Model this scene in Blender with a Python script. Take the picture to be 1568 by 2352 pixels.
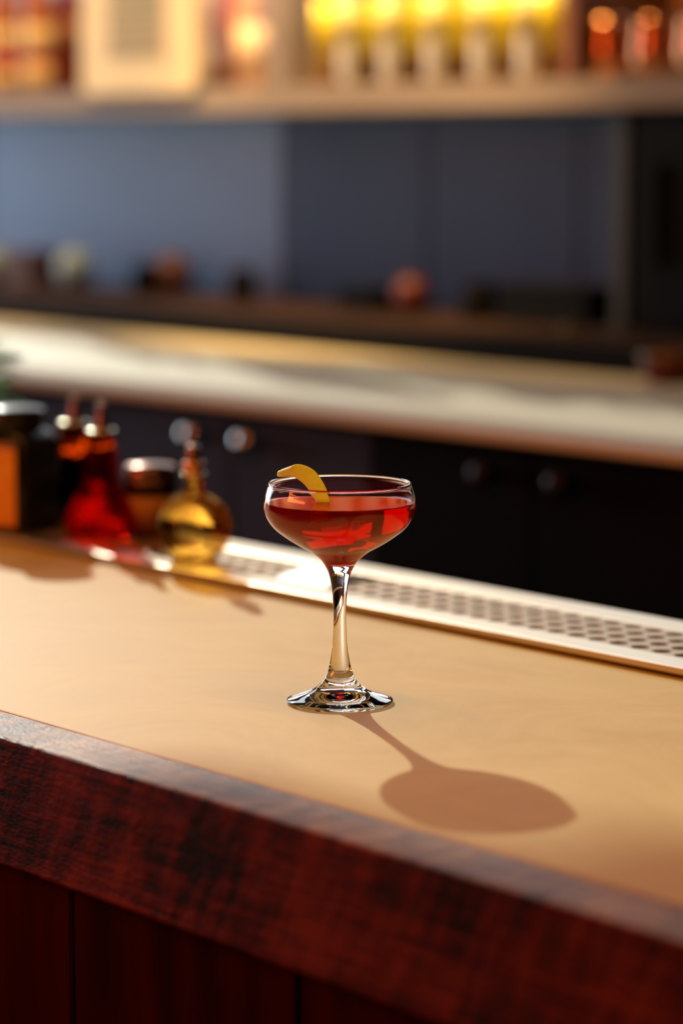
import bpy, bmesh, math, random
from mathutils import Vector, Matrix
import numpy as np
random.seed(7)
sc = bpy.context.scene
for o in list(bpy.data.objects): bpy.data.objects.remove(o)
COL = sc.collection
R = math.radians

# ------------------------------------------------------------------ camera
F, HORIZON, W, H = 6533.0, 330.0, 1568, 2352
pitch = math.atan((H/2-HORIZON)/F); yaw = R(141.0)
FW = np.array([math.cos(yaw)*math.cos(pitch), math.sin(yaw)*math.cos(pitch), -math.sin(pitch)])
RT = np.array([math.sin(yaw), -math.cos(yaw), 0.0]); UP = np.cross(RT, FW)
def ray(x, y): return FW + RT*(x-W/2)/F + UP*(H/2-y)/F
CAM = -ray(780, 1614)*1.86                      # the glass stands at the origin, counter top is z = 0
def on_y(x, y, Y):
    d = ray(x, y); return CAM + d*(Y-CAM[1])/d[1]
def on_z(x, y, z=0.0):
    d = ray(x, y); return CAM + d*(z-CAM[2])/d[2]
def scale_at(p):                                 # pixels per metre at a point
    return F/float((np.array(p)-CAM) @ FW)
cd = bpy.data.cameras.new('camera'); cam = bpy.data.objects.new('camera', cd); COL.objects.link(cam)
m = Matrix.Identity(4)
for i in range(3):
    m[i][0], m[i][1], m[i][2], m[i][3] = RT[i], UP[i], -FW[i], CAM[i]
cam.matrix_world = m
cd.sensor_fit = 'VERTICAL'; cd.sensor_height = 36; cd.sensor_width = 24
cd.lens = F*36/H; cd.clip_start = 0.05
cd.dof.use_dof = True; cd.dof.focus_distance = 1.842; cd.dof.aperture_fstop = 3.3
sc.camera = cam

# ------------------------------------------------------------------ light and exposure
vs = sc.view_settings
vs.view_transform = 'Standard'; vs.look = 'None'; vs.exposure = 0.0; vs.gamma = 1.0; vs.use_curve_mapping = False
w = bpy.data.worlds.new('sky'); sc.world = w; w.use_nodes = True
bg = w.node_tree.nodes['Background']; bg.inputs[0].default_value = (0.80, 0.85, 0.90, 1); bg.inputs[1].default_value = 4.0
sc.cycles.use_denoising = True
sc.cycles.caustics_reflective = False
sc.cycles.caustics_refractive = True
sc.cycles.sample_clamp_indirect = 6
sc.cycles.max_bounces = 14; sc.cycles.transmission_bounces = 14; sc.cycles.glossy_bounces = 6; sc.cycles.diffuse_bounces = 3
SUN_AZ, SUN_EL = R(180-24.0), R(24.3)
sd = bpy.data.lights.new('sun', 'SUN'); sun = bpy.data.objects.new('sun', sd); COL.objects.link(sun)
sd.energy = 2.4; sd.color = (1.0, 0.97, 0.84); sd.angle = R(0.6)
sv = Vector((math.cos(SUN_AZ)*math.cos(SUN_EL), math.sin(SUN_AZ)*math.cos(SUN_EL), math.sin(SUN_EL)))
sun.rotation_euler = sv.to_track_quat('Z', 'Y').to_euler(); sun.location = sv*6
def area(name, loc, aim, sx, sy, power, color, spread=180):
    d = bpy.data.lights.new(name, 'AREA'); o = bpy.data.objects.new(name, d); COL.objects.link(o)
    d.shape = 'RECTANGLE'; d.size = sx; d.size_y = sy; d.energy = power; d.color = color; d.spread = R(spread)
    o.location = loc; o.rotation_euler = (Vector(loc)-Vector(aim)).to_track_quat('Z', 'Y').to_euler(); return o
def spot(name, loc, aim, power, color, angle, blend=0.5, radius=0.04):
    d = bpy.data.lights.new(name, 'SPOT'); o = bpy.data.objects.new(name, d); COL.objects.link(o)
    d.energy = power; d.color = color; d.spot_size = R(angle); d.spot_blend = blend; d.shadow_soft_size = radius
    o.location = loc; o.rotation_euler = (Vector(loc)-Vector(aim)).to_track_quat('Z', 'Y').to_euler(); return o
AMBER = (1.0, 0.42, 0.07)
fill_power_bar, fill_power_room, fill_power_shelf = 5.2, 30, 520
area('bar_lamp_light', (0.0, 0.0, 1.42), (0.0, 0.0, 0), 2.6, 0.10, fill_power_bar, AMBER, 130)  # added fill, no lamp seen here: turns the counter shadows amber
area('room_lamp_light', (-0.9, -2.2, 0.98), (-0.4, -0.4, -0.4), 1.4, 0.3, fill_power_room, (1.0, 0.17, 0.035), 170)  # unseen fill added to redden and lift the front edge board
SHELF_FILLS = [(-2.95, 0.95, 2.45, -3.05), (-2.2, 0.95, 2.45, -2.2), (-1.45, 0.95, 2.45, -1.5)]
for (sx, sy, sz, ax), k_ in zip(SHELF_FILLS, (0.6, 1.15, 0.2)):
    spot('shelf_spot_light', (sx, sy, sz), (ax, 1.95, 0.49), fill_power_shelf*k_, (1.0, 0.60, 0.22), 33, 0.7, 0.05)  # unseen spots added to warm the shelf and the back worktop

# ------------------------------------------------------------------ helpers
def link(name, me, parent=None, loc=None):
    o = bpy.data.objects.new(name, me); COL.objects.link(o)
    if parent is not None: o.parent = parent
    if loc is not None: o.location = loc
    return o
def tag(o, label=None, cat=None, group=None, kind=None):
    if label: o['label'] = label
    if cat: o['category'] = cat
    if group: o['group'] = group
    if kind: o['kind'] = kind
    return o
def thing(name, loc, label, cat, rz=0.0, group=None):
    o = link(name, None, None, loc); o.rotation_euler = (0, 0, rz); o.empty_display_size = 0.03
    return tag(o, label, cat, group)
def finish(bm, name, mat, parent=None, smooth=False, loc=None):
    bmesh.ops.recalc_face_normals(bm, faces=bm.faces)
    me = bpy.data.meshes.new(name); bm.to_mesh(me); bm.free()
    if mat: me.materials.append(mat)
    if smooth:
        for p in me.polygons: p.use_smooth = True
    return link(name, me, parent, loc)
def add_box(bm, a, b, bevel=0.0, seg=2):
    x0, y0, z0 = a; x1, y1, z1 = b
    t = bmesh.new()
    r = bmesh.ops.create_cube(t, size=1)
    for v in t.verts:
        v.co = Vector(((x0+x1)/2+v.co.x*(x1-x0), (y0+y1)/2+v.co.y*(y1-y0), (z0+z1)/2+v.co.z*(z1-z0)))
    if bevel: bmesh.ops.bevel(t, geom=t.edges[:], offset=bevel, segments=seg, profile=0.5, affect='EDGES')
    me = bpy.data.meshes.new('tmp'); t.to_mesh(me); t.free(); bm.from_mesh(me); bpy.data.meshes.remove(me)
def box(name, a, b, mat, parent=None, bevel=0.0, seg=2):
    bm = bmesh.new(); add_box(bm, a, b, bevel, seg); return finish(bm, name, mat, parent)
def lathe_mesh(profile, seg=48, cap=True):
    bm = bmesh.new(); rings = []
    for r, z in profile:
        if r < 1e-6: rings.append([bm.verts.new((0, 0, z))])
        else: rings.append([bm.verts.new((r*math.cos(2*math.pi*i/seg), r*math.sin(2*math.pi*i/seg), z)) for i in range(seg)])
    for a, b in zip(rings, rings[1:]):
        for i in range(seg):
            j = (i+1) % seg
            if len(a) == 1 and len(b) == 1: continue
            if len(a) == 1: bm.faces.new((a[0], b[i], b[j]))
            elif len(b) == 1: bm.faces.new((a[i], b[0], a[j]))
            else: bm.faces.new((a[i], b[i], b[j], a[j]))
    if cap:
        if len(rings[0]) > 1: bm.faces.new(rings[0])
        if len(rings[-1]) > 1: bm.faces.new(rings[-1])
    return bm
def lathe(name, profile, mat, parent=None, seg=40, smooth=True, loc=None, cap=True):
    o = finish(lathe_mesh(profile, seg, cap), name, mat, parent, smooth, loc)
    return o
def sharp(o, deg=35):
    o.data.set_sharp_from_angle(angle=R(deg)); return o
def rounded_rect(wd, ht, rad, seg=6):
    pts = []
    for cx, cy, a0 in ((wd/2-rad, ht/2-rad, 0), (-wd/2+rad, ht/2-rad, 90), (-wd/2+rad, -ht/2+rad, 180), (wd/2-rad, -ht/2+rad, 270)):
        for k in range(seg+1):
            a = R(a0+90*k/seg); pts.append((cx+rad*math.cos(a), cy+rad*math.sin(a)))
    return pts
def loft(name, sections, mat, parent=None, smooth=True, loc=None):
    """sections: list of (points2d, z) with equal counts, closed at both ends"""
    bm = bmesh.new(); rings = [[bm.verts.new((x, y, z)) for x, y in pts] for pts, z in sections]
    n = len(rings[0])
    for a, b in zip(rings, rings[1:]):
        for i in range(n): bm.faces.new((a[i], a[(i+1) % n], b[(i+1) % n], b[i]))
    bm.faces.new(rings[0]); bm.faces.new(rings[-1])
    return finish(bm, name, mat, parent, smooth, loc)
def catmull(pts, n):
    P = [np.array(p, float) for p in pts]; P = [2*P[0]-P[1]]+P+[2*P[-1]-P[-2]]; out = []
    for i in range(1, len(P)-2):
        for k in range(n):
            t = k/n
            out.append(0.5*((2*P[i])+(-P[i-1]+P[i+1])*t+(2*P[i-1]-5*P[i]+4*P[i+1]-P[i+2])*t*t+(-P[i-1]+3*P[i]-3*P[i+1]+P[i+2])*t**3))
    out.append(P[-2]); return out

# ------------------------------------------------------------------ materials
def mat(name, color=(0.5, 0.5, 0.5), rough=0.5, metal=0.0, trans=0.0, ior=1.45, spec=0.5, noise=None, bump=0.0, nscale=20.0, coat=0.0, stretch=None, rough_var=0.0):
    """principled material; noise = second colour mixed in through a noise texture in object space"""
    m = bpy.data.materials.new(name); m.use_nodes = True; nt = m.node_tree; b = nt.nodes['Principled BSDF']
    b.inputs['Base Color'].default_value = (*color, 1); b.inputs['Roughness'].default_value = rough
    b.inputs['Metallic'].default_value = metal; b.inputs['Transmission Weight'].default_value = trans
    b.inputs['IOR'].default_value = ior; b.inputs['Specular IOR Level'].default_value = spec
    b.inputs['Coat Weight'].default_value = coat; b.inputs['Coat Roughness'].default_value = 0.15
    tc = nt.nodes.new('ShaderNodeTexCoord'); mp = nt.nodes.new('ShaderNodeMapping'); nt.links.new(tc.outputs['Object'], mp.inputs[0])
    if stretch: mp.inputs['Scale'].default_value = stretch
    nz = nt.nodes.new('ShaderNodeTexNoise'); nz.inputs['Scale'].default_value = nscale; nz.inputs['Detail'].default_value = 6
    nt.links.new(mp.outputs[0], nz.inputs['Vector'])
    cr = nt.nodes.new('ShaderNodeValToRGB'); cr.color_ramp.elements[0].position = 0.32; cr.color_ramp.elements[1].position = 0.68
    c2 = noise or tuple(min(1, c*1.12) for c in color)
    cr.color_ramp.elements[0].color = (*color, 1); cr.color_ramp.elements[1].color = (*c2, 1)
    nt.links.new(nz.outputs['Fac'], cr.inputs[0]); nt.links.new(cr.outputs[0], b.inputs['Base Color'])
    if bump:
        bp = nt.nodes.new('ShaderNodeBump'); bp.inputs['Strength'].default_value = bump; bp.inputs['Distance'].default_value = 0.002
        nt.links.new(nz.outputs['Fac'], bp.inputs['Height']); nt.links.new(bp.outputs[0], b.inputs['Normal'])
    if rough_var:
        mr = nt.nodes.new('ShaderNodeMapRange'); mr.inputs['To Min'].default_value = rough-rough_var; mr.inputs['To Max'].default_value = rough+rough_var
        nt.links.new(nz.outputs['Fac'], mr.inputs[0]); nt.links.new(mr.outputs[0], b.inputs['Roughness'])
    return m
def glass_mat(name, color=(1, 1, 1), ior=1.5, rough=0.0, clear=0.0, clear_color=None):
    """glass; 'clear' lets a share of the light straight through the thin wall, tinted"""
    m = bpy.data.materials.new(name); m.use_nodes = True; nt = m.node_tree; out = nt.nodes['Material Output']
    nt.nodes.remove(nt.nodes['Principled BSDF'])
    g = nt.nodes.new('ShaderNodeBsdfGlass'); g.inputs['Color'].default_value = (*color, 1); g.inputs['IOR'].default_value = ior; g.inputs['Roughness'].default_value = rough
    last = g
    if clear:
        t = nt.nodes.new('ShaderNodeBsdfTransparent'); t.inputs[0].default_value = (*(clear_color or color), 1)
        x = nt.nodes.new('ShaderNodeMixShader'); x.inputs[0].default_value = clear
        nt.links.new(g.outputs[0], x.inputs[1]); nt.links.new(t.outputs[0], x.inputs[2]); last = x
    nt.links.new(last.outputs[0], out.inputs['Surface']); return m

def counter_mat():
    m = mat('honed_cream_stone', (0.72, 0.53, 0.165), 0.54, spec=0.14, noise=(0.83, 0.66, 0.26), nscale=5.5, rough_var=0.05)
    nt = m.node_tree; b = nt.nodes['Principled BSDF']
    nz = [n for n in nt.nodes if n.type == 'TEX_NOISE'][0]; nz.inputs['Distortion'].default_value = 1.2; nz.inputs['Roughness'].default_value = 0.62
    f = nt.nodes.new('ShaderNodeTexNoise'); f.inputs['Scale'].default_value = 260; f.inputs['Detail'].default_value = 3
    tc = [n for n in nt.nodes if n.type == 'TEX_COORD'][0]; nt.links.new(tc.outputs['Object'], f.inputs['Vector'])
    bp = nt.nodes.new('ShaderNodeBump'); bp.inputs['Strength'].default_value = 0.10; bp.inputs['Distance'].default_value = 0.0006
    nt.links.new(f.outputs['Fac'], bp.inputs['Height']); nt.links.new(bp.outputs[0], b.inputs['Normal'])
    return m
def wood_mat(name='red_stained_sawn_wood', dark=(0.006, 0.002, 0.001), mid=(0.15, 0.009, 0.003), light=(0.34, 0.060, 0.016), spec=0.2, bump=0.8):
    m = bpy.data.materials.new(name); m.use_nodes = True; nt = m.node_tree; b = nt.nodes['Principled BSDF']; N, L = nt.nodes, nt.links
    tc = N.new('ShaderNodeTexCoord')
    def noise(scale, stretch, detail=5, rough=0.6):
        mp = N.new('ShaderNodeMapping'); mp.vector_type = 'TEXTURE'; mp.inputs['Scale'].default_value = [1/q for q in stretch[0]]; mp.inputs['Rotation'].default_value = stretch[1]
        L.new(tc.outputs['Object'], mp.inputs[0]); n = N.new('ShaderNodeTexNoise'); n.inputs['Scale'].default_value = scale
        n.inputs['Detail'].default_value = detail; n.inputs['Roughness'].default_value = rough; L.new(mp.outputs[0], n.inputs['Vector']); return n
    grain = noise(95, ((0.16, 3, 4.2), (0, 0, 0)), 6, 0.7)    # long grain
    saw = noise(30, ((3.0, 0.7, 0.40), (0, R(28), 0)), 4)     # slanted saw marks across the face
    pit = noise(420, ((0.5, 1.3, 1.3), (0, 0, 0)), 3)         # open pores
    blot = noise(9, ((1, 1, 1.5), (0, 0, 0)), 4)
    def mth(op, a, b_):
        n = N.new('ShaderNodeMath'); n.operation = op
        for i, v in enumerate((a, b_)):
            if isinstance(v, (int, float)): n.inputs[i].default_value = v
            else: L.new(v, n.inputs[i])
        return n.outputs[0]
    h = mth('ADD', mth('MULTIPLY', grain.outputs['Fac'], 0.6), mth('MULTIPLY', saw.outputs['Fac'], 0.4))
    c = mth('ADD', mth('MULTIPLY', h, 0.66), mth('MULTIPLY', blot.outputs['Fac'], 0.34))
    cr = N.new('ShaderNodeValToRGB'); e = cr.color_ramp.elements
    e[0].position = 0.44; e[0].color = (*dark, 1); e[1].position = 0.60; e[1].color = (*light, 1)
    k = e.new(0.51); k.color = (*mid, 1)
    L.new(c, cr.inputs[0]); L.new(cr.outputs[0], b.inputs['Base Color'])
    b.inputs['Roughness'].default_value = 0.36; b.inputs['Specular IOR Level'].default_value = spec
    hb = mth('ADD', h, mth('MULTIPLY', pit.outputs['Fac'], 0.9))
    bp = N.new('ShaderNodeBump'); bp.inputs['Strength'].default_value = bump; bp.inputs['Distance'].default_value = 0.0022
    L.new(hb, bp.inputs['Height']); L.new(bp.outputs[0], b.inputs['Normal'])
    return m

M = {}
M['stone'] = counter_mat(); M['wood'] = wood_mat()
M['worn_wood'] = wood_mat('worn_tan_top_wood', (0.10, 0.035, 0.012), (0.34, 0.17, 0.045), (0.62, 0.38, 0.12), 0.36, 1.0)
M['panel_wood'] = mat('dark_red_panel_wood', (0.022, 0.002, 0.0015), 0.7, spec=0.1, noise=(0.065, 0.005, 0.003), nscale=8, stretch=(4, 4, 0.6), bump=0.4)
M['steel'] = mat('brushed_steel', (0.66, 0.54, 0.38), 0.36, 1.0, noise=(0.74, 0.62, 0.46), nscale=40, stretch=(0.2, 3, 3))
M['insert'] = mat('worn_tan_metal', (0.40, 0.27, 0.14), 0.42, 0.7, noise=(0.50, 0.35, 0.19), nscale=60)
M['polished'] = mat('polished_steel', (0.9, 0.86, 0.8), 0.42, 1.0)
M['chrome'] = mat('chrome', (0.8, 0.8, 0.8), 0.12, 1.0)
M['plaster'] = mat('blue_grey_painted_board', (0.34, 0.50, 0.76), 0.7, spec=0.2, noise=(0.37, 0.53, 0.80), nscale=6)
M['plaster_dark'] = mat('deeper_blue_grey_painted_board', (0.10, 0.155, 0.27), 0.7, spec=0.2, noise=(0.115, 0.17, 0.29), nscale=6)  # right boards: deeper tone, with the wall's light falloff painted in
M['room_dark'] = mat('dark_room_paint', (0.06, 0.05, 0.05), 0.85)
M['floor'] = mat('dark_floor', (0.05, 0.035, 0.03), 0.7, noise=(0.07, 0.05, 0.04), nscale=4)
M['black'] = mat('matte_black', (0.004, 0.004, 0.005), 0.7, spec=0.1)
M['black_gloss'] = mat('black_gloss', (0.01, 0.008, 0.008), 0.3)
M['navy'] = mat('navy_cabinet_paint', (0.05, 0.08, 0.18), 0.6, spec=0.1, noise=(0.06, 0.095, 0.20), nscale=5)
M['shelf_wood'] = mat('greyed_shelf_wood', (0.27, 0.22, 0.20), 0.6, spec=0.2, noise=(0.33, 0.28, 0.26), nscale=8, stretch=(0.3, 3, 3), bump=0.2)
M['brown_wood'] = mat('brown_wood', (0.17, 0.055, 0.02), 0.55, noise=(0.25, 0.09, 0.03), nscale=8, stretch=(3, 3, 0.5), bump=0.2)
M['ledge_wood'] = mat('dull_brown_ledge_wood', (0.028, 0.014, 0.009), 0.6, spec=0.2, noise=(0.04, 0.02, 0.013), nscale=6, stretch=(0.4, 3, 3))
M['metal_grey'] = mat('grey_post_metal', (0.03, 0.028, 0.026), 0.5, 0.2)
M['brass'] = mat('warm_lamp_brass', (0.45, 0.28, 0.10), 0.4, 1.0)
M['clear_glass'] = glass_mat('clear_glass', (1, 1, 1), 1.45)
M['thin_bowl_glass'] = glass_mat('thin_bowl_glass', (1, 1, 1), 1.36)

M['bronze'] = mat('dark_bronze', (0.016, 0.010, 0.010), 0.35, 0.0, spec=0.3)
# ------------------------------------------------------------------ the room
FLOOR, CEIL, XL, XR, YB, YF = -1.05, 2.75, -5.2, 3.2, 2.1, -4.2
tag(box('floor', (XL, YF, FLOOR-0.1), (XR, YB+0.3, FLOOR), M['floor']), kind='structure')
tag(box('ceiling', (XL, YF, CEIL), (XR, YB+0.3, CEIL+0.1), M['room_dark']), kind='structure')
tag(box('wall_right', (XR, YF, FLOOR), (XR+0.1, YB+0.3, CEIL), M['room_dark']), kind='structure')
tag(box('wall_front', (XL, YF-0.1, FLOOR), (XR, YF, CEIL), M['room_dark']), kind='structure')
def wall_with_holes(name, plane, x0, x1, z0, z1, thick, holes, mt):
    """holes: (a0,a1,z0,z1); plane 'Y' runs along X, plane 'X' runs along Y; built from blocks round the openings"""
    xs = sorted({x0, x1, *[h[0] for h in holes], *[h[1] for h in holes]}); zs = sorted({z0, z1, *[h[2] for h in holes], *[h[3] for h in holes]})
    bm = bmesh.new()
    for a, b in zip(xs, xs[1:]):
        for c, d in zip(zs, zs[1:]):
            mx, mz = (a+b)/2, (c+d)/2
            if any(h[0] < mx < h[1] and h[2] < mz < h[3] for h in holes): continue
            if plane[0] == 'Y': add_box(bm, (a, plane[1], c), (b, plane[1]+thick, d))
            else: add_box(bm, (plane[1]-thick, a, c), (plane[1], b, d))
    return tag(finish(bm, name, mt), kind='structure')
WIN_HIGH = (XL-0.16, -3.10, 1.72, 2.70); WIN_LOW = (-4.7, -1.45, 0.69, 1.34); WIN_END = (-0.6, 1.9, -0.45, 1.5); WIN_CORNER = (1.25, YB+0.16, 1.72, 2.70)
wall_with_holes('wall_back', ('Y', YB), XL-0.16, XR, FLOOR, CEIL, 0.16, [WIN_HIGH, WIN_LOW], M['room_dark'])
wall_with_holes('wall_left', ('X', XL), YF, YB, FLOOR, CEIL, 0.16, [WIN_END, (WIN_CORNER[0], YB, WIN_CORNER[2], WIN_CORNER[3])], M['room_dark'])
def window_frame(name, plane, hole, skip=-1):
    a0, a1, z0, z1 = hole; t = 0.03
    bm = bmesh.new()
    for i_, (p, q) in enumerate((((a0, z0), (a0+t, z1)), ((a1-t, z0), (a1, z1)), ((a0+t, z0), (a1-t, z0+t)), ((a0+t, z1-t), (a1-t, z1)))):
        if i_ == skip: continue
        if plane[0] == 'Y': add_box(bm, (p[0], plane[1]+0.05, p[1]), (q[0], plane[1]+0.11, q[1]))
        else: add_box(bm, (plane[1]-0.11, p[0], p[1]), (plane[1]-0.05, q[0], q[1]))
    return tag(finish(bm, name, M['black']), kind='structure')
window_frame('window_1', ('Y', YB), WIN_HIGH, 0); window_frame('window_2', ('Y', YB), WIN_LOW); window_frame('window_3', ('X', XL), WIN_END); window_frame('window_4', ('X', XL), WIN_CORNER, 1)
def portal(loc, aim, sx, sy):
    o = area('window_portal', loc, aim, sx, sy, 1, (1, 1, 1)); o.data.cycles.is_portal = True
    return o
portal((XL-0.12, 0.65, 0.525), (0, 0.65, 0.525), 2.5, 1.95)
portal((XL-0.14, 1.755, 2.21), (0, 1.755, 2.21), 1.01, 0.98)
portal((-3.075, YB+0.12, 1.015), (-3.075, 0, 1.015), 3.25, 0.65)
portal((-4.23, YB+0.13, 2.21), (-4.23, 0, 2.21), 2.26, 0.98)

# blue-grey boards lining the wall behind the shelves, joints where the photo shows them
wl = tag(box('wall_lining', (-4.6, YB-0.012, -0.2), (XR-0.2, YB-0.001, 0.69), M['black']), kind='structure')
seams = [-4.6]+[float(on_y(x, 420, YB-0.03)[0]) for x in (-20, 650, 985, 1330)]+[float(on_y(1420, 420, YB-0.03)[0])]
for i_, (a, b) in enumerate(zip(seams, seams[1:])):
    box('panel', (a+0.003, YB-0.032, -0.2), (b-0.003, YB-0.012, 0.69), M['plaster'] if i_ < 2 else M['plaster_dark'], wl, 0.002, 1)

# ------------------------------------------------------------------ the bar counter
bar = thing('bar_counter', (0, 0, FLOOR), 'long cream topped bar counter with a thick red-brown wooden front edge', 'counter')
def B(a): return (a[0], a[1], a[2]-FLOOR)
X0, X1 = -4.3, 2.6
def bbox(name, a, b, mt, bevel=0.0, seg=2): return box(name, B(a), B(b), mt, bar, bevel, seg)
bbox('countertop', (X0, -0.185, -0.045), (X1, 0.375, 0.0), M['stone'], 0.0015, 2)
edge = bbox('edge_board', (X0, -0.230, -0.082), (X1, -0.1855, 0.0003), M['wood'], 0.003, 3)
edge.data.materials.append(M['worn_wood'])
for p in edge.data.polygons:                                     # up-facing faces get the lighter tan wood
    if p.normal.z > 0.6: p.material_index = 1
edge['label'] = 'thick red-brown edge board, worn tan on top'
bbox('apron', (X0, -0.14, -0.16), (X1, 0.36, -0.0455), M['black'])
x = X0
k = 0
while x < X1:
    wdt = 0.235
    bbox('plank', (x+0.0015, -0.165, FLOOR), (min(x+wdt, X1)-0.0015, -0.1405, -0.10), M['panel_wood'], 0.002, 1)
    x += wdt; k += 1
bbox('back_panel', (X0, 0.30, FLOOR), (X1, 0.34, -0.1605), M['black'])

# ------------------------------------------------------------------ steel drip rail on the back of the counter
def drip_rail(x0, x1, label, grids):
    o = thing('drip_rail', ((x0+x1)/2, 0.304, 0.0), label, 'drip tray', group=None)
    cx, cy = (x0+x1)/2, 0.304
    y0, y1, zt = 0.233, 0.374, 0.0075
    ya, yb = 0.262, 0.338
    box('front_lip', (x0-cx, y0-cy, 0.0022), (x1-cx, ya-cy, zt), M['steel'], o, 0.0012, 2)
    box('back_lip', (x0-cx, yb-cy, 0.0022), (x1-cx, y1-cy, zt), M['steel'], o, 0.0012, 2)
    box('tray_floor', (x0-cx, y0+0.006-cy, 0.0006), (x1-cx, y1-0.006-cy, 0.0021), M['insert'], o)
    for gx0, gx1 in grids:                                   # perforated insert: plate with round holes, hole walls going down
        bm = bmesh.new(); px = 0.0215; nx = int(round((gx1-gx0)/px)); px = (gx1-gx0)/nx; ny = 4; py = (yb-ya)/ny; rh = 0.0072; zz = zt-0.0004
        vmap = {}
        def vert(co):
            key = tuple(round(c, 6) for c in co)
            if key not in vmap: vmap[key] = bm.verts.new(co)
            return vmap[key]
        for i in range(nx):
            for j in range(ny):
                ux, uy = gx0+(i+0.5)*px-cx, ya+(j+0.5)*py-cy
                top, low, sq = [], [], []
                for q in range(8):
                    a = R(45*q)
                    top.append(bm.verts.new((ux+rh*math.cos(a), uy+rh*math.sin(a), zz))); low.append(bm.verts.new((ux+rh*math.cos(a), uy+rh*math.sin(a), 0.0022)))
                    qx = [1, 1, 0, -1, -1, -1, 0, 1][q]; qy = [0, 1, 1, 1, 0, -1, -1, -1][q]
                    sq.append(vert((ux+qx*px/2, uy+qy*py/2, zz)))
                for q in range(8):
                    r_ = (q+1) % 8
                    bm.faces.new((top[q], sq[q], sq[r_], top[r_])); bm.faces.new((low[q], top[q], top[r_], low[r_]))
        me = bpy.data.meshes.new('perforated_insert'); bm.to_mesh(me); bm.free(); me.materials.append(M['insert'])
        link('perforated_insert', me, o)
    return o
r1 = drip_rail(-1.9, -0.4545, 'perforated steel drip rail under the bottles on the back edge of the bar', [(-1.89, -0.455)])
r2 = drip_rail(-0.4525, 1.6, 'long perforated steel drip rail running right behind the cocktail glass', [(-0.4525, -0.385), (-0.352, 1.59)])
# smooth joining plate, cut on the slant, catching the sun
zz_ = 0.0068
bm = bmesh.new()
quad = [(-0.410, 0.2615), (-0.343, 0.2615), (-0.400, 0.3385), (-0.458, 0.3385)]
lo = [bm.verts.new((px-0.5738, py-0.304, zz_)) for px, py in quad]; hi = [bm.verts.new((px-0.5738, py-0.304, zz_+0.0012)) for px, py in quad]
bm.faces.new(lo); bm.faces.new(hi)
for i in range(4): bm.faces.new((lo[i], lo[(i+1) % 4], hi[(i+1) % 4], hi[i]))
jp = finish(bm, 'joining_plate', M['polished'], r2)
jp['label'] = 'smooth bright steel plate between the perforated sections'

# ------------------------------------------------------------------ the cocktail glass
glass = thing('coupe_glass', (0, 0, 0), 'clear stemmed coupe glass filled with red cocktail on the bar', 'glass')
mm = 0.001
stem_outer = [(34.5, 0.9), (34.9, 1.7), (34.4, 2.6), (32, 3.5), (27, 4.9), (21.5, 6.9), (17, 9.3), (14, 11.7), (11.3, 14.9), (9.0, 19), (6.9, 26), (5.2, 36), (4.4, 48), (4.15, 58), (4.35, 66), (5.2, 76), (6.9, 84.4), (8.9, 89.3), (12.1, 94.2), (17, 98.3), (20.4, 100.7), (26.5, 104), (34.4, 108.9), (42.7, 115.4), (47.4, 122), (49.4, 128), (49.5, 131), (48.9, 135.5), (47.6, 140), (46.5, 143.2)]
inner = [(44.9, 143.2), (46.2, 140), (47.5, 135.5), (48.1, 131), (47.9, 128), (45.8, 122.4), (41.0, 116.2), (33.2, 110.2), (25.2, 105.6), (19.0, 102.0), (14.6, 98.2), (10.5, 95.0), (6.5, 93.0), (3.0, 92.1), (0, 91.8)]
def smooth_profile(p, n=6): return [(max(0.0, float(q[0]))*mm, float(q[1])*mm) for q in catmull(p, n)]
outer_s = smooth_profile(stem_outer)
rim = [(46.45*mm, 143.9*mm), (46.3*mm, 144.7*mm), (45.75*mm, 145.1*mm), (45.2*mm, 144.7*mm), (45.0*mm, 143.9*mm)]
inner_s = smooth_profile(inner)
under = [(0, 6.2*mm), (5*mm, 6.0*mm), (10*mm, 5.0*mm), (16*mm, 3.2*mm), (24*mm, 1.5*mm), (30*mm, 0.6*mm), (33*mm, 0.15*mm), (34.0*mm, 0.2*mm)]
i_a = 1
i_foot = min(range(len(outer_s)), key=lambda i: abs(outer_s[i][1]-0.019))
i_stem = min(range(len(outer_s)), key=lambda i: abs(outer_s[i][1]-0.0893))
SEG = 160
def open_shell(name, prof):
    """an open piece of the one glass surface; every piece is oriented outwards along the direction of the profile"""
    bm = lathe_mesh(prof, SEG, cap=False)
    bm.normal_update()
    me = bpy.data.meshes.new(name); bm.to_mesh(me); bm.free(); me.materials.append(M['clear_glass'])
    for p in me.polygons: p.use_smooth = True
    return link(name, me, glass)
foot = open_shell('foot', under+outer_s[:i_foot+1]); stem = open_shell('stem', outer_s[i_foot:i_stem+1]); bowl = open_shell('bowl', outer_s[i_stem:]+rim+inner_s)
bowl.data.materials[0] = M['thin_bowl_glass']
for o in (foot, stem, bowl):                                     # profile runs bottom centre -> outside -> inside
    me = o.data
    best = max(me.polygons, key=lambda p: (Vector((p.center.x, p.center.y, 0)).length if o is not stem else p.center.z))
    if best.normal.x*best.center.x+best.normal.y*best.center.y < 0: me.flip_normals()
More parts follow.
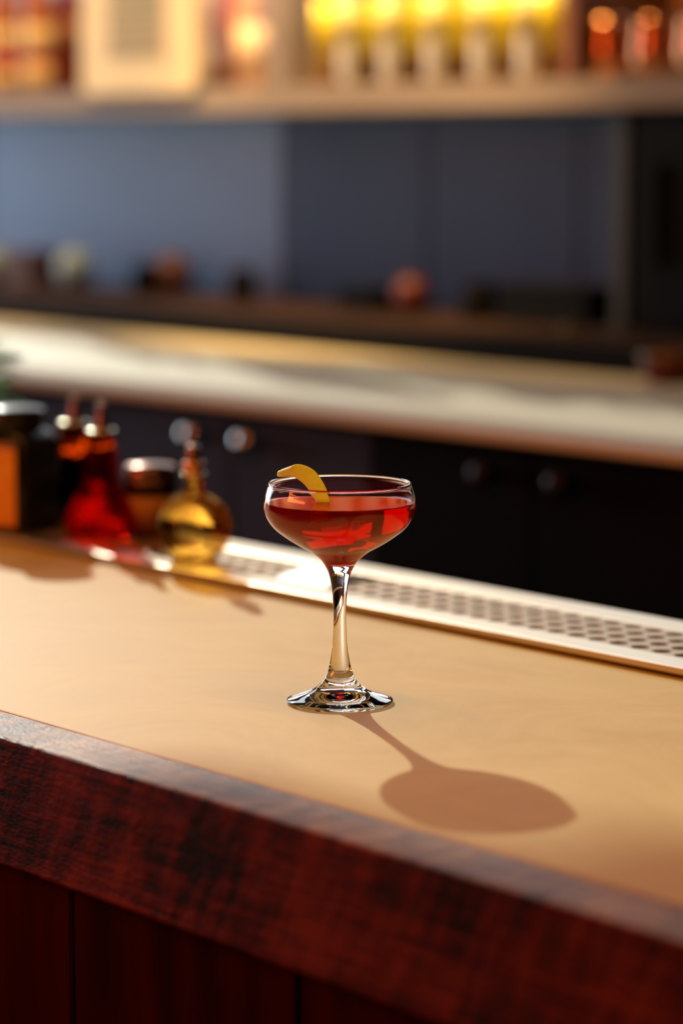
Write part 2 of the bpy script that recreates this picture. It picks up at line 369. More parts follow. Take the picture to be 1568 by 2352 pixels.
# the cocktail: fills the bowl to 132 mm, its skin a hair inside the glass wall
LEVEL = 132.0
liq_wall = [(r, z) for r, z in inner_s if z < LEVEL*mm-0.0004][::-1]
prof = [(max(0.0, r+0.00012) if r > 0 else 0.0, z-0.00012) for r, z in liq_wall]
rL = 0.04805
prof += [(rL+0.0001, LEVEL*mm-0.0002), (rL+0.0001, LEVEL*mm+0.0006), (rL-0.0009, LEVEL*mm+0.00005), (rL-0.002, LEVEL*mm-0.0002), (rL-0.004, LEVEL*mm-0.00025), (0, LEVEL*mm-0.00025)]
lm = bpy.data.materials.new('red_cocktail'); lm.use_nodes = True; nt = lm.node_tree; nt.nodes.remove(nt.nodes['Principled BSDF'])
rf = nt.nodes.new('ShaderNodeBsdfGlass'); rf.inputs['Color'].default_value = (1, 1, 1, 1); rf.inputs['IOR'].default_value = 1.35
va = nt.nodes.new('ShaderNodeVolumeAbsorption'); va.inputs['Color'].default_value = (0.968, 0.06, 0.0, 1); va.inputs['Density'].default_value = 210
df = nt.nodes.new('ShaderNodeBsdfDiffuse'); df.inputs['Color'].default_value = (0.85, 0.008, 0.001, 1)
mx = nt.nodes.new('ShaderNodeMixShader'); mx.inputs[0].default_value = 0.45
nt.links.new(rf.outputs[0], mx.inputs[1]); nt.links.new(df.outputs[0], mx.inputs[2])
nt.links.new(mx.outputs[0], nt.nodes['Material Output'].inputs['Surface']); nt.links.new(va.outputs[0], nt.nodes['Material Output'].inputs['Volume'])
liquid = lathe('cocktail', prof, lm, glass, SEG)
liquid['label'] = 'deep red cocktail'

# ------------------------------------------------------------------ lemon twist hooked over the rim
right = Vector((RT[0], RT[1], 0)).normalized(); back = Vector((FW[0], FW[1], 0)).normalized()
def L3(r_, b_, z_): return right*r_*mm+back*b_*mm+Vector((0, 0, z_*mm))
path = [(-9.6, 0, 125), (-10.4, 1.0, 130), (-11.2, 3, 134), (-15, 10, 140.6), (-20.5, 17, 146.8), (-28, 24, 149.8), (-34.6, 29, 148.6), (-40.5, 33, 146.8)]
wide = [(1, 0, 0.02), (1, 0.05, 0.05), (0.98, 0.1, 0.15), (0.85, 0.15, 0.48), (0.62, 0.2, 0.76), (0.25, 0.5, 0.82), (0.1, 0.75, 0.66), (0.0, 0.8, 0.6)]
halfw = [4.2, 4.3, 4.6, 5.2, 5.5, 4.6, 3.5, 1.8]
pp = catmull(path, 8); ww = catmull(wide, 8); hw = catmull([(h, 0, 0) for h in halfw], 8)
def peel_mat(name, c1, c2):
    m = mat(name, c1, 0.4, noise=c2, nscale=240, bump=0.3)
    b = m.node_tree.nodes['Principled BSDF']; b.inputs['Subsurface Weight'].default_value = 0.85
    b.inputs['Subsurface Radius'].default_value = (1.0, 0.75, 0.25); b.inputs['Subsurface Scale'].default_value = 0.006
    return m
M['zest'] = peel_mat('lemon_zest', (0.97, 0.88, 0.13), (1.0, 0.95, 0.28)); M['pith'] = peel_mat('lemon_pith', (0.95, 0.9, 0.55), (0.97, 0.93, 0.65))
T0 = L3(-34.6, 29, 146.4)
bm = bmesh.new(); rows = []
for i, p in enumerate(pp):
    P = L3(*p); Pn = L3(*pp[min(i+1, len(pp)-1)]); Pp = L3(*pp[max(i-1, 0)]); t = (Pn-Pp).normalized()
    wv = (right*ww[i][0]+back*ww[i][1]+Vector((0, 0, ww[i][2]))).normalized(); wv = (wv-t*wv.dot(t)).normalized()
    n = t.cross(wv).normalized()
    if n.dot(Vector((0, 0, 0.7))-back*0.7) < 0: n = -n
    row = []
    for off in (-0.75, 0.7):
        for s_ in (-1, -0.6, 0, 0.6, 1):
            row.append(bm.verts.new(P+wv*(s_*float(hw[i][0])*mm)+n*((off+0.5*(1-s_*s_))*mm)-T0))
    rows.append(row)
order = [0, 1, 2, 3, 4, 9, 8, 7, 6, 5]
for a, b in zip(rows, rows[1:]):
    for q in range(10):
        u, v = order[q], order[(q+1) % 10]; f_ = bm.faces.new((a[u], a[v], b[v], b[u])); f_.material_index = 0 if q in (5, 6, 7, 8) else 1
for row in (rows[0], rows[-1]):
    f_ = bm.faces.new([row[q] for q in order]); f_.material_index = 1
twist = finish(bm, 'lemon_twist', M['zest'], None, True, tuple(T0)); twist.data.materials.append(M['pith']); sharp(twist, 50)
tag(twist, 'curled strip of yellow lemon peel hooked over the glass rim', 'garnish')

# ------------------------------------------------------------------ bottles on the rail
RZ = 0.0077
M['amber_glass'] = glass_mat('amber_liquor', (1.0, 0.70, 0.22), 1.40, 0.03, 0.45, (1.0, 0.74, 0.3))
M['red_glass'] = glass_mat('red_bitters', (0.9, 0.04, 0.015), 1.38, 0.03, 0.5, (0.85, 0.06, 0.03))
M['brown_glass'] = glass_mat('dark_brown_glass', (0.10, 0.02, 0.006), 1.45, 0.03)
M['orange_glass'] = glass_mat('orange_bitters', (0.75, 0.20, 0.03), 1.42, 0.04, 0.2)
M['clear_thin'] = glass_mat('thin_clear_glass', (0.95, 0.93, 0.9), 1.3, 0.02, 0.45)
M['label_orange'] = mat('orange_paper_label', (0.95, 0.42, 0.04), 0.6, noise=(0.85, 0.30, 0.03), nscale=60)
M['label_tan'] = mat('tan_paper_label', (0.50, 0.22, 0.06), 0.6, noise=(0.42, 0.16, 0.04), nscale=60)
M['copper'] = mat('copper', (0.75, 0.34, 0.16), 0.25, 1.0)
M['dark_copper'] = mat('dark_copper_spout', (0.25, 0.13, 0.09), 0.3, 1.0)
M['cork'] = mat('cork', (0.42, 0.20, 0.07), 0.7, noise=(0.30, 0.13, 0.05), nscale=120)

def px_at(x, y, Y): return tuple(on_y(x, y, Y))
def rail_pos(x, Y=0.300):
    p = on_y(x, 1290, Y); return (float(p[0]), Y, RZ)

M['cream_metal'] = mat('pale_brass', (0.95, 0.82, 0.6), 0.16, 1.0)
def ring(name, r, z, mt, par, h=0.0026):  # added part: a glint source for the bottle necks
    """a rounded collar round a bottle neck"""
    prof = [(r-0.004, z), (r-0.0006, z), (r, z+h*0.35), (r, z+h*0.65), (r-0.0008, z+h*0.95), (r-0.004, z+h)]
    return lathe(name, prof, mt, par, 32, cap=True)
# round yellow bottle
e = thing('round_bottle', rail_pos(446, 0.270), 'small round bottle of yellow liquor standing on the drip rail', 'bottle')
body = [(0, 0.0), (0.016, 0.0), (0.0205, 0.0015)]
body += [(0.0325*math.cos(R(a)), 0.029+0.0305*math.sin(R(a))) for a in range(-56, 71, 7)]
body += [(0.0092, 0.0605), (0.0080, 0.064), (0.0076, 0.074), (0, 0.074)]
lathe('glass_body', body, M['amber_glass'], e)
ring('neck_ring', 0.0105, 0.0741, M['cream_metal'], e)
lathe('collar', [(0, 0.0768), (0.0092, 0.0768), (0.0096, 0.084), (0.0085, 0.086), (0, 0.086)], M['copper'], e)
lathe('dasher_cap', [(0, 0.0861), (0.0068, 0.0861), (0.0064, 0.092), (0.0060, 0.0975), (0.004, 0.100), (0, 0.100)], M['dark_copper'], e)
# red bitters bottle with a long dasher spout
c = thing('bitters_bottle', rail_pos(236, 0.300), 'tall necked bottle of bright red bitters with dark dasher spout', 'bottle')
lathe('glass_body', [(0, 0), (0.027, 0), (0.0335, 0.0025), (0.0345, 0.009), (0.0335, 0.019), (0.0265, 0.032), (0.0185, 0.044), (0.0150, 0.053), (0.0150, 0.068), (0.0140, 0.076), (0.0118, 0.081), (0, 0.081)], M['red_glass'], c)
lathe('neck', [(0, 0.0811), (0.0118, 0.0811), (0.0122, 0.086), (0.0115, 0.095), (0, 0.095)], M['orange_glass'], c)
ring('neck_ring', 0.0130, 0.0951, M['cream_metal'], c)
lathe('dasher_cap', [(0, 0.0978), (0.0080, 0.0978), (0.0055, 0.102), (0.0040, 0.110), (0.0036, 0.122), (0, 0.122)], M['dark_copper'], c)
# orange bitters behind
b = thing('bitters_bottle', rail_pos(174, 0.347), 'dark bottle with orange neck and dasher spout behind the red bitters', 'bottle')
lathe('glass_body', [(0, 0), (0.022, 0), (0.025, 0.003), (0.0255, 0.040), (0.024, 0.048), (0.0175, 0.057), (0.0150, 0.062), (0, 0.062)], M['brown_glass'], b)
lathe('neck', [(0, 0.0621), (0.0150, 0.0621), (0.0148, 0.078), (0.0130, 0.090), (0, 0.090)], M['orange_glass'], b)
ring('neck_ring', 0.0145, 0.0901, M['cream_metal'], b, 0.0034)
lathe('dasher_cap', [(0, 0.0936), (0.0085, 0.0936), (0.006, 0.098), (0.0040, 0.106), (0.0036, 0.117), (0, 0.117)], M['dark_copper'], b)
# square dark bottle with orange label, at the left edge of the frame
a = thing('square_bottle', rail_pos(36, 0.268), 'big square black bottle with orange label and flat black lid', 'bottle', rz=R(24))
loft('glass_body', [(rounded_rect(0.064, 0.064, 0.010), 0.0), (rounded_rect(0.068, 0.068, 0.012), 0.003), (rounded_rect(0.068, 0.068, 0.012), 0.082), (rounded_rect(0.058, 0.058, 0.018), 0.091), (rounded_rect(0.046, 0.046, 0.0225), 0.094)], M['black_gloss'], a)
sharp(lathe('lid', [(0, 0.0941), (0.027, 0.0941), (0.029, 0.096), (0.029, 0.110), (0.027, 0.112), (0, 0.1125)], M['black_gloss'], a), 60)
box('paper_label', (-0.027, -0.0350, 0.006), (0.024, -0.0341, 0.077), M['label_orange'], a)
# stout jar with tan label between the red and the yellow bottle
d = thing('jar', rail_pos(347, 0.340), 'brown jar with dark copper screw lid behind the round yellow bottle', 'jar')
lathe('glass_body', [(0, 0), (0.022, 0), (0.025, 0.003), (0.025, 0.038), (0.022, 0.044), (0, 0.044)], M['brown_glass'], d)
lathe('paper_label', [(0.0252, 0.004), (0.0256, 0.004), (0.0256, 0.037), (0.0252, 0.037)], M['label_tan'], d, cap=False)
sharp(lathe('screw_lid', [(0, 0.0441), (0.023, 0.0441), (0.0242, 0.046), (0.0242, 0.060), (0.022, 0.064), (0, 0.065)], M['dark_copper'], d), 60)
# a cup of herbs off the left edge
def leaf(name, mt, parent, loc, rot, ln, wd):
    bm = bmesh.new(); n = 6; rows = []
    for i in range(n+1):
        t = i/n; hw_ = wd/2*math.sin(math.pi*min(0.97, max(0.04, t)))**0.8; zc = 0.25*ln*t*t*-1
        rows.append([bm.verts.new((-hw_, t*ln, zc+0.12*hw_)), bm.verts.new((0, t*ln, zc)), bm.verts.new((hw_, t*ln, zc+0.12*hw_))])
    for p, q in zip(rows, rows[1:]):
        for j in range(2): bm.faces.new((p[j], p[j+1], q[j+1], q[j]))
    o = finish(bm, name, mt, parent, True, loc); o.rotation_euler = rot
    md = o.modifiers.new('thickness', 'SOLIDIFY'); md.thickness = 0.0006
    return o
M['leaf'] = mat('herb_leaf', (0.10, 0.30, 0.015), 0.75, spec=0.1, noise=(0.15, 0.38, 0.03), nscale=60)
h = thing('herb_cup', rail_pos(-48, 0.345), 'metal cup of green herb leaves behind the square black bottle', 'herbs')
sharp(lathe('cup', [(0, 0), (0.026, 0), (0.031, 0.085), (0.033, 0.087), (0.0318, 0.0885), (0.029, 0.085), (0.0245, 0.003), (0, 0.003)], M['steel'], h), 50)
for i in range(7):
    an = i*0.9
    lathe('herb_stem', [(0, 0.004), (0.001, 0.004), (0.001, 0.12), (0, 0.12)], M['leaf'], h, 8, True, (0.012*math.cos(an), 0.012*math.sin(an), 0))
for i in range(22):
    an = i*2.4; zz = 0.095+0.0027*i
    leaf('leaf', M['leaf'], h, (0.012*math.cos(an), 0.012*math.sin(an), zz), (R(20+random.uniform(-20, 25)), R(random.uniform(-20, 20)), an-R(90)), 0.038, 0.022)

# ------------------------------------------------------------------ back bar: cabinet, worktop, ledge
BC_F, BC_B, BC_Z, BC_T = 1.0, 1.66, 0.040, 0.013
bx = lambda n, a_, b_, mt, par, bev=0.0: box(n, (a_[0], a_[1], a_[2]-FLOOR), (b_[0], b_[1], b_[2]-FLOOR), mt, par, bev, 2)
M['pale_stone'] = mat('pale_cream_stone', (0.92, 0.83, 0.56), 0.5, spec=0.25, noise=(0.96, 0.89, 0.63), nscale=5)
wt = thing('back_worktop', (-1.0, 1.33, BC_Z-BC_T), 'long cream back counter worktop lit by sun along the wall', 'worktop')
box('slab', (-3.4, -0.33, 0), (2.8, 0.3295, BC_T), M['pale_stone'], wt, 0.004, 3)
cab = thing('back_cabinet', (0, 0, FLOOR), 'dark navy cabinet run with round knobs under the back worktop', 'cabinet')
bx('carcass', (-4.4, 1.06, FLOOR), (1.8, 1.64, BC_Z-BC_T-0.0006), M['black'], cab)
# doors: knob pairs follow the photograph's two clusters
knob_px = [(446, 1000), (570, 1020), (1115, 1085), (1290, 1110)]
knob_x = [float(on_y(px, py, 1.025)[0]) for px, py in knob_px]
knob_z = sum(float(on_y(px, py, 1.025)[2]) for px, py in knob_px)/4
m1, m2 = (knob_x[0]+knob_x[1])/2, (knob_x[2]+knob_x[3])/2
pitch_d = (m2-m1)
cuts = [m1-pitch_d*1.5, m1-pitch_d, m1-pitch_d/2, m1, m1+pitch_d/2, m2, m2+pitch_d/2, m2+pitch_d]
for i, (p, q) in enumerate(zip(cuts, cuts[1:])):
    dz0, dz1 = FLOOR+0.10, 0.012
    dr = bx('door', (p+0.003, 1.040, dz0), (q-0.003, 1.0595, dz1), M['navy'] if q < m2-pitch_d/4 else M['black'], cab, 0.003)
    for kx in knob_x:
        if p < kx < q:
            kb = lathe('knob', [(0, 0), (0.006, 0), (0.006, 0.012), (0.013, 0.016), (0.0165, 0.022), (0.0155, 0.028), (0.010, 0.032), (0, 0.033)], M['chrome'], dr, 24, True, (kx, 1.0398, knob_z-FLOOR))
            if kx > m1+0.3: kb.data.materials[0] = M['bronze']  # right-hand knobs of the same set, their shade put into the colour
            kb.rotation_euler = (R(90), 0, 0)
lg = thing('ledge', (0, 0, BC_Z), 'low brown wooden ledge along the blue-grey wall', 'shelf')
box('riser', (-4.2, 1.662, 0.0005), (1.7, 1.68, 0.040), M['black'], lg)
box('board', (-4.2, 1.66, 0.0402), (1.7, 2.066, 0.044), M['ledge_wood'], lg, 0.001, 1)
box('support', (-4.2, 1.6805, 0.0005), (1.7, 2.066, 0.040), M['black'], lg)
LZ = BC_Z+0.0442
def ledge_pos(x, Y=1.9):
    p = on_y(x, 640, Y); return (float(p[0]), Y, LZ)
M['pale_glass'] = mat('pale_blue_glazed', (0.25, 0.38, 0.55), 0.2)
M['dusty_red'] = mat('dusty_red', (0.12, 0.05, 0.055), 0.6)
M['box_brown'] = mat('brown_card', (0.10, 0.055, 0.06), 0.7)
M['red_tin'] = mat('red_enamel', (0.11, 0.018, 0.014), 0.5)
M['olive'] = mat('olive_bottle', (0.14, 0.11, 0.025), 0.3)
def globe(loc, rad, mt, label, cat, name, tall=1.0):
    o = thing(name, loc, label, cat)
    lathe('body', [(0, 0), (rad*0.55, 0)]+[(rad*math.cos(R(t)), rad*tall*(0.84+math.sin(R(t)))) for t in range(-56, 61, 8)]+[(rad*0.42, rad*tall*1.75), (0, rad*tall*1.75)], mt, o, 32)
    lathe('rim', [(rad*0.30, rad*tall*1.751), (rad*0.46, rad*tall*1.751), (rad*0.48, rad*tall*1.82), (rad*0.30, rad*tall*1.82)], mt, o, 32, cap=False)
    return o
globe(ledge_pos(172), 0.037, M['pale_glass'], 'pale blue round vase on the brown ledge beside a brown box', 'vase', 'round_vase', 1.2)
globe(ledge_pos(-12), 0.037, M['pale_glass'], 'pale blue round vase cut by the left edge of the photo', 'vase', 'round_vase', 1.2)
def crate(loc, wx, dy, hz, mt, label, cat, name):
    o = thing(name, loc, label, cat)
    box('body', (-wx/2, -dy/2, 0), (wx/2, dy/2, hz*0.8), mt, o, 0.003)
    box('lid', (-wx/2-0.002, -dy/2-0.002, hz*0.8+0.0005), (wx/2+0.002, dy/2+0.002, hz), mt, o, 0.003)
    return o
crate(ledge_pos(78), 0.085, 0.08, 0.072, M['box_brown'], 'brown cardboard box between two pale blue vases on ledge', 'box', 'cardboard_box')
def squat_jar(loc, r, hgt, mt, label, cat='jar', name='squat_jar', lidm=None):
    o = thing(name, loc, label, cat)
    lathe('body', [(0, 0), (r*0.9, 0), (r, 0.004), (r, hgt*0.68), (r*0.85, hgt*0.76), (0, hgt*0.76)], mt, o, 28)
    sharp(lathe('lid', [(0, hgt*0.762), (r*0.88, hgt*0.762), (r*0.88, hgt*0.97), (r*0.8, hgt), (0, hgt)], lidm or mt, o, 28), 50)
    return o
squat_jar(ledge_pos(335), 0.026, 0.058, M['black'], 'small black jar left of the dusty red pot on ledge')
globe(ledge_pos(398, 1.95), 0.036, M['dusty_red'], 'dusty red round pot on the ledge against blue-grey wall', 'pot', 'round_pot', 1.15)
squat_jar(ledge_pos(556), 0.026, 0.060, M['black'], 'black squat jar standing alone mid ledge below the panel joint')
crate(ledge_pos(850), 0.10, 0.06, 0.040, M['black'], 'low black box just left of the red pot on ledge', 'box', 'low_box')
globe(ledge_pos(944), 0.030, M['red_tin'], 'bright red round pot on the ledge right of centre', 'pot', 'round_pot', 1.15)
squat_jar(ledge_pos(1100), 0.030, 0.058, M['black'], 'black squat jar on the ledge right of the bright red pot')
crate(ledge_pos(1292), 0.20, 0.09, 0.062, M['black'], 'long black box at the right end of the ledge', 'box', 'long_box')
# things standing on the worktop at the right
def worktop_pos(x, y): p = on_z(x, y, BC_Z+0.0003); return (float(p[0]), float(p[1]), BC_Z+0.0003)
ob = thing('olive_bottle', worktop_pos(1300, 838), 'short olive green bottle on the back worktop near the right edge', 'bottle')
lathe('body', [(0, 0), (0.016, 0), (0.018, 0.003), (0.018, 0.036), (0.010, 0.046), (0, 0.046)], M['olive'], ob, 24)
lathe('cap', [(0, 0.0462), (0.0095, 0.0462), (0.0095, 0.058), (0, 0.058)], M['olive'], ob, 24)
tb = thing('tin_bowl', (float(on_y(1530, 842, 1.61)[0]), 1.61, BC_Z+0.0003), 'dark red bowl with a gold rim at the right edge', 'bowl')
lathe('body', [(0, 0), (0.022, 0), (0.034, 0.018), (0.037, 0.038), (0.035, 0.038), (0.031, 0.018), (0, 0.004)], M['red_tin'], tb, 32, cap=False)
lathe('rim', [(0.0345, 0.0382), (0.0375, 0.0382), (0.0375, 0.041), (0.0345, 0.041)], M['brass'], tb, 32, cap=False)

# ------------------------------------------------------------------ upper shelf unit
S_F, S_B, S_Z0, S_Z1 = 1.85, 2.066, 0.414, 0.460
shelf = thing('wall_shelf', (0, 0, S_Z0), 'thick wooden bottle shelf high on the blue-grey wall', 'shelf')
SX0, SX1 = -4.4, 1.0
box('board', (SX0, S_F, 0), (SX1, S_B, S_Z1-S_Z0), M['shelf_wood'], shelf, 0.003)
box('back_board', (SX0, S_B-0.02, S_Z1-S_Z0+0.0005), (SX1, S_B, 0.25), M['brown_wood'], shelf)
def X_at(px, Y): return float(on_y(px, 150, Y)[0])
u1a, u1b = X_at(612, S_F), X_at(662, S_F)
box('upright', (u1a, S_F, S_Z1-S_Z0+0.0005), (u1b, S_B-0.021, 0.25), M['shelf_wood'], shelf, 0.002)
u2a, u2b = X_at(1288, S_F), X_at(1318, S_F)
box('upright', (u2a, S_F, S_Z1-S_Z0+0.0005), (u2b, S_B-0.021, 0.25), M['brown_wood'], shelf, 0.002)
SZ = S_Z1+0.0004
# grey post and the black cabinet at the right
post = thing('shelf_post', (X_at(1420, 1.86), 1.88, LZ), 'slim grey metal post holding up the shelf at right', 'post')
box('tube', (-0.015, -0.015, 0.004), (0.015, 0.015, S_Z0-LZ-0.0005), M['metal_grey'], post, 0.003)
box('foot_plate', (-0.03, -0.03, 0.0), (0.03, 0.03, 0.004), M['metal_grey'], post)
fx = X_at(1455, 1.86)
fr = thing('tall_cabinet', (fx+0.55, 1.95, LZ), 'tall matte black cabinet at the right end of the ledge', 'cabinet')
box('body', (-0.55, -0.07, 0), (0.55, 0.10, S_Z0-LZ-0.002), M['black'], fr)
box('door', (-0.545, -0.09, 0.006), (0.545, -0.0705, S_Z0-LZ-0.008), M['black'], fr, 0.003)
box('handle', (-0.50, -0.105, 0.1), (-0.485, -0.0905, 0.25), M['black'], fr, 0.003)

# yellow bottles, six in a row
M['yellow_label'] = mat('yellow_label', (0.95, 0.80, 0.015), 0.28, noise=(0.98, 0.88, 0.04), nscale=30, coat=0.5)
M['liquor_base'] = mat('bottle_glass_brown', (0.30, 0.17, 0.05), 0.08, trans=0.25, noise=(0.36, 0.22, 0.08), nscale=20)
M['cap_gold'] = mat('gold_cap', (0.7, 0.5, 0.15), 0.3, 1.0)
def copy_tree(o, loc, label=None):
    r_ = o.copy(); COL.objects.link(r_); r_.location = loc
    if label: r_['label'] = label
    for ch in list(o.children):
        q = ch.copy(); COL.objects.link(q); q.parent = r_
        for g in ch.children:
            g2 = g.copy(); COL.objects.link(g2); g2.parent = q
    return r_
YB_LABELS = ['yellow liquor bottle first in its row, beside the pale shelf upright', 'yellow liquor bottle second from the pale shelf upright', 'yellow liquor bottle third from the pale shelf upright',
             'yellow liquor bottle fourth from the pale shelf upright', 'yellow liquor bottle fifth from the pale shelf upright', 'yellow liquor bottle last in its row, beside the brown upright']
yb = thing('yellow_bottle', (X_at(738, 1.935), 1.935, SZ), YB_LABELS[0], 'bottle', 0, 'yellow liquor bottles on the upper shelf')
lathe('glass_body', [(0, 0), (0.027, 0), (0.031, 0.005), (0.0315, 0.012), (0.0315, 0.15), (0.028, 0.168), (0.014, 0.19), (0.0125, 0.235), (0, 0.235)], M['liquor_base'], yb, 32)
lathe('label', [(0.0318, 0.048), (0.0322, 0.048), (0.0322, 0.148), (0.0318, 0.148)], M['yellow_label'], yb, 32, cap=False)
lathe('cap', [(0, 0.2352), (0.014, 0.2352), (0.014, 0.262), (0.012, 0.265), (0, 0.265)], M['cap_gold'], yb, 24)
for i, px in enumerate((842, 944, 1049, 1155, 1255)):
    copy_tree(yb, (X_at(px, 1.935), 1.935, SZ), YB_LABELS[i+1])
# slim pale bottles added before the gaps to imitate highlight strips
M['pale_slim'] = mat('pale_grey_glass', (0.74, 0.76, 0.80), 0.12, noise=(0.80, 0.82, 0.85), nscale=20, coat=0.5)
M['cream_slim'] = mat('pale_yellow_label', (0.95, 0.84, 0.36), 0.3, noise=(0.96, 0.88, 0.42), nscale=20)
SL = ['slim pale glass bottle in front of the first and second yellow bottles', 'slim pale glass bottle in front of the second and third yellow bottles', 'slim pale glass bottle in front of the third and fourth yellow bottles',
      'slim pale glass bottle in front of the fourth and fifth yellow bottles', 'slim pale glass bottle in front of the fifth and sixth yellow bottles']
sb = thing('slim_bottle', (X_at(797, 1.872), 1.872, SZ), SL[0], 'bottle', 0, 'slim pale bottles on the upper shelf')
lathe('glass_body', [(0, 0), (0.009, 0), (0.0135, 0.004), (0.0155, 0.010), (0.0155, 0.14), (0.0135, 0.155), (0.007, 0.17), (0.006, 0.20), (0, 0.20)], M['pale_slim'], sb, 24)
lathe('label', [(0.0157, 0.070), (0.0160, 0.070), (0.0160, 0.138), (0.0157, 0.138)], M['cream_slim'], sb, 24, cap=False)
lathe('cap', [(0, 0.2002), (0.0075, 0.2002), (0.0075, 0.22), (0, 0.22)], M['cap_gold'], sb, 16)
for i, px in enumerate((894, 997, 1104, 1208)):
    copy_tree(sb, (X_at(px, 1.872), 1.872, SZ), SL[i+1])
# copper mugs
CM = ['copper mug next to the brown upright on the upper shelf', 'copper mug second from the brown upright', 'copper mug farthest right on the shelf, cut by the photo edge']
cm = thing('copper_mug', (X_at(1395, 1.90), 1.90, SZ), CM[0], 'mug', R(60), 'copper mugs on the upper shelf')
lathe('body', [(0, 0), (0.021, 0), (0.024, 0.002), (0.030, 0.020), (0.0315, 0.040), (0.029, 0.062), (0.0275, 0.078), (0.029, 0.088), (0.0275, 0.088), (0.026, 0.078), (0.0275, 0.062), (0.030, 0.040), (0.0285, 0.021), (0, 0.004)], M['copper'], cm, 36, cap=False)
def handle_mesh():
    bm = bmesh.new(); rings = []
    for i in range(11):
        an = R(-90+180*i/10); cx_, cz_ = 0.028+0.020*math.cos(an), 0.044+0.026*math.sin(an)
        ring = []
        for j in range(8):
            bq = 2*math.pi*j/8; rr = 0.0032*math.cos(bq)
            ring.append(bm.verts.new((cx_+rr*math.cos(an), 0.0032*math.sin(bq), cz_+rr*math.sin(an))))
        rings.append(ring)
    for p, q in zip(rings, rings[1:]):
        for j in range(8): bm.faces.new((p[j], p[(j+1) % 8], q[(j+1) % 8], q[j]))
    bm.faces.new(rings[0]); bm.faces.new(rings[-1]); return bm
finish(handle_mesh(), 'handle', M['copper'], cm, True)
for i, px in enumerate((1497, 1602)):
    copy_tree(cm, (X_at(px, 1.90), 1.90, SZ), CM[i+1])
# cream sign hung on the shelf edge
M['cream'] = mat('cream_card', (0.86, 0.70, 0.40), 0.5)
M['print'] = mat('grey_green_print', (0.42, 0.38, 0.22), 0.6, noise=(0.55, 0.40, 0.24), nscale=14, stretch=(0.3, 1, 3))
M['print_dark'] = mat('dark_green_print', (0.26, 0.26, 0.15), 0.6)
sx_a, sx_b = X_at(192, S_F-0.006), X_at(458, S_F-0.006)
sw = sx_b-sx_a
sz_b = float(on_y(325, 214, S_F-0.006)[2]); SIGN_H = 0.30
sg = thing('menu_board', ((sx_a+sx_b)/2, S_F-0.0005, sz_b), 'cream rounded board with grey-green printed panel on the shelf front', 'sign')
def plate(name, wd, ht, rad, y0, y1, mt, par, zc, taper=1.0, xoff=0.0):
    bm = bmesh.new(); pts = rounded_rect(wd, ht, rad, 5)
    def s(p): return p[0]*(1+(taper-1)*(p[1]+ht/2)/ht)+xoff
    f1 = [bm.verts.new((s(p), y0, zc+p[1])) for p in pts]; f2 = [bm.verts.new((s(p), y1, zc+p[1])) for p in pts]
    bm.faces.new(f1); bm.faces.new(f2); n = len(pts)
    for i in range(n): bm.faces.new((f1[i], f1[(i+1) % n], f2[(i+1) % n], f2[i]))
    return finish(bm, name, mt, par)
plate('board', sw, SIGN_H, 0.028, -0.012, 0.0, M['cream'], sg, SIGN_H/2, 0.94)
plate('print_panel', sw*0.50, SIGN_H*0.60, 0.004, -0.0128, -0.0121, M['print'], sg, SIGN_H*0.50, 0.96, -0.005)
for i in range(9):
    plate('print_line', sw*(0.40 if i % 3 else 0.46), 0.0055, 0.002, -0.0133, -0.01285, M['print_dark'], sg, SIGN_H*0.25+i*0.0185, 1.0, -0.005)
# bottles left of the sign and between the sign and the upright
M['white_label'] = mat('white_label', (0.72, 0.56, 0.42), 0.4)
M['cream_label'] = mat('cream_label', (0.75, 0.48, 0.17), 0.4, noise=(0.8, 0.55, 0.22), nscale=30)
M['red_label'] = mat('red_label', (0.55, 0.05, 0.03), 0.4)
M['amber_solid'] = mat('amber_bottle', (0.36, 0.09, 0.01), 0.12, noise=(0.48, 0.14, 0.02), nscale=20)
M['dark_red_solid'] = mat('dark_red_bottle', (0.14, 0.012, 0.006), 0.12)
M['pinkish'] = mat('pale_pink_bottle', (0.62, 0.42, 0.36), 0.2)
def liquor(px, Y, r, hgt, glassm, bands, label, capm):
    o = thing('liquor_bottle', (X_at(px, Y), Y, SZ), label, 'bottle')
    lathe('glass_body', [(0, 0), (r*0.88, 0), (r, 0.006), (r, hgt*0.62), (r*0.88, hgt*0.70), (r*0.42, hgt*0.80), (r*0.36, hgt*0.93), (0, hgt*0.93)], glassm, o, 32)
    lathe('cap', [(0, hgt*0.932), (r*0.42, hgt*0.932), (r*0.42, hgt), (0, hgt)], capm, o, 24)
    for z0, z1, bm_ in bands:
        lathe('label_band', [(r*1.012, z0), (r*1.025, z0), (r*1.025, z1), (r*1.012, z1)], bm_, o, 32, cap=False)
    return o
liquor(8, 1.93, 0.030, 0.27, M['amber_solid'], [(0.010, 0.046, M['cream_label']), (0.048, 0.082, M['red_label']), (0.084, 0.13, M['cream_label'])], 'amber bottle with cream and red label bands at the left edge', M['cap_gold'])
liquor(86, 1.93, 0.030, 0.27, M['amber_solid'], [(0.008, 0.056, M['cream_label']), (0.058, 0.074, M['red_label']), (0.076, 0.13, M['cream_label'])], 'amber bottle with wide cream label second from the left edge', M['cap_gold'])
liquor(160, 1.985, 0.032, 0.25, M['dark_red_solid'], [(0.080, 0.14, M['brown_wood'])], 'dark red bottle just left of the cream board', M['black'])
liquor(482, 1.94, 0.027, 0.26, M['pinkish'], [(0.012, 0.085, M['white_label'])], 'pale pinkish bottle right beside the cream board', M['chrome'])
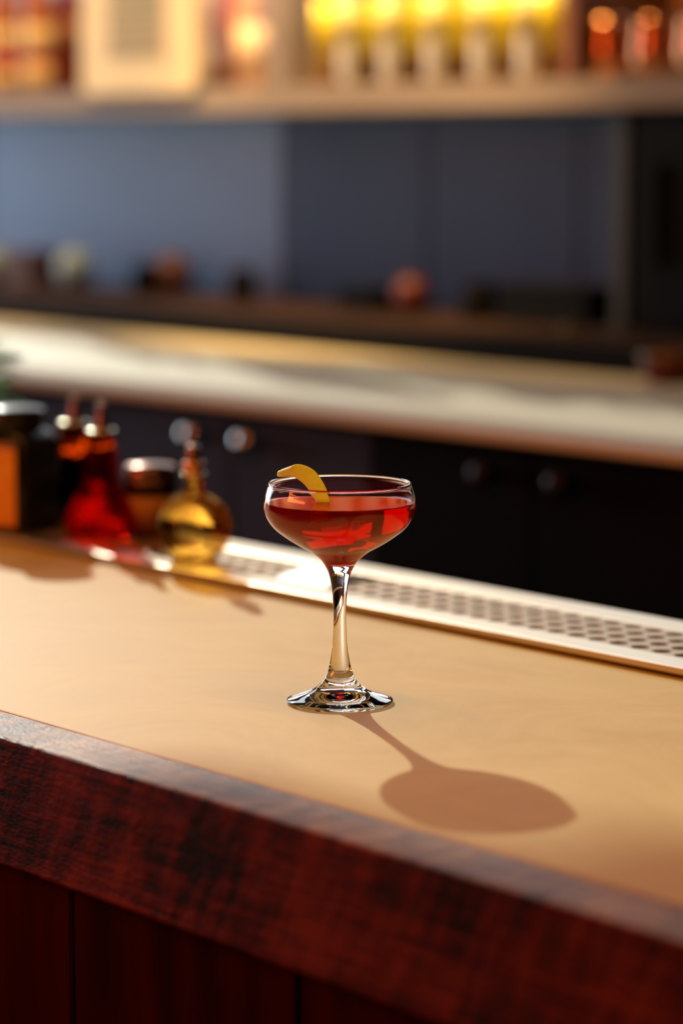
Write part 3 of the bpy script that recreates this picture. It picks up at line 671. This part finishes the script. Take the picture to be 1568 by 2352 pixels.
liquor(532, 2.012, 0.024, 0.27, M['red_label'], [(0.10, 0.13, M['red_label'])], 'slim red bottle between the two pale bottles', M['chrome'])
liquor(578, 1.93, 0.029, 0.26, M['pinkish'], [(0.016, 0.110, M['white_label'])], 'pale bottle with white label against the shelf upright', M['black'])

# ------------------------------------------------------------------ housings for the added fill lights (above the frame)
def add_bar_fill():
    o = thing('bar_pendant', (0, 0, 1.425), 'long brass pendant lamp hanging over the bar', 'lamp')
    bm = bmesh.new()
    add_box(bm, (-1.36, -0.075, 0.004), (1.36, 0.075, 0.03))
    add_box(bm, (-1.36, -0.075, -0.035), (1.36, -0.065, 0.004)); add_box(bm, (-1.36, 0.065, -0.035), (1.36, 0.075, 0.004))
    finish(bm, 'shade', M['brass'], o)
    for sx in (-1.1, 1.1): box('rod', (sx-0.006, -0.006, 0.0305), (sx+0.006, 0.006, CEIL-1.425-0.0005), M['black'], o)
add_bar_fill()
rl = thing('room_pendant', (-0.9, -2.2, 1.00), 'wide brass pendant lamp hanging over the guests', 'lamp')
box('shade', (-0.75, -0.2, 0.0), (0.75, 0.2, 0.03), M['brass'], rl)
box('rod', (-0.006, -0.006, 0.0305), (0.006, 0.006, CEIL-1.0305+0.03), M['black'], rl)
for i, (sx, sy, sz, ax) in enumerate(SHELF_FILLS):
    o = thing('ceiling_spot', (sx, sy, sz), ['small black ceiling spotlight at the window end of the shelf', 'small black ceiling spotlight over the middle of the shelf', 'small black ceiling spotlight over the copper mug end'][i], 'lamp', 0, 'ceiling spotlights')
    lathe('stalk', [(0, 0.10), (0.012, 0.10), (0.012, CEIL-sz-0.0005), (0, CEIL-sz-0.0005)], M['black'], o, 16)
    t = lathe('can', [(0.052, 0.0), (0.055, 0.0), (0.055, 0.12), (0.0, 0.12), (0.0, 0.117), (0.052, 0.117)], M['black'], o, 24, cap=False)
    t.location = Vector((0, 0, 0))-((Vector((ax, 1.95, 0.49))-Vector((sx, sy, sz))).normalized()*-0.02)
    t.rotation_euler = (Vector((sx, sy, sz))-Vector((ax, 1.95, 0.49))).to_track_quat('Z', 'Y').to_euler()
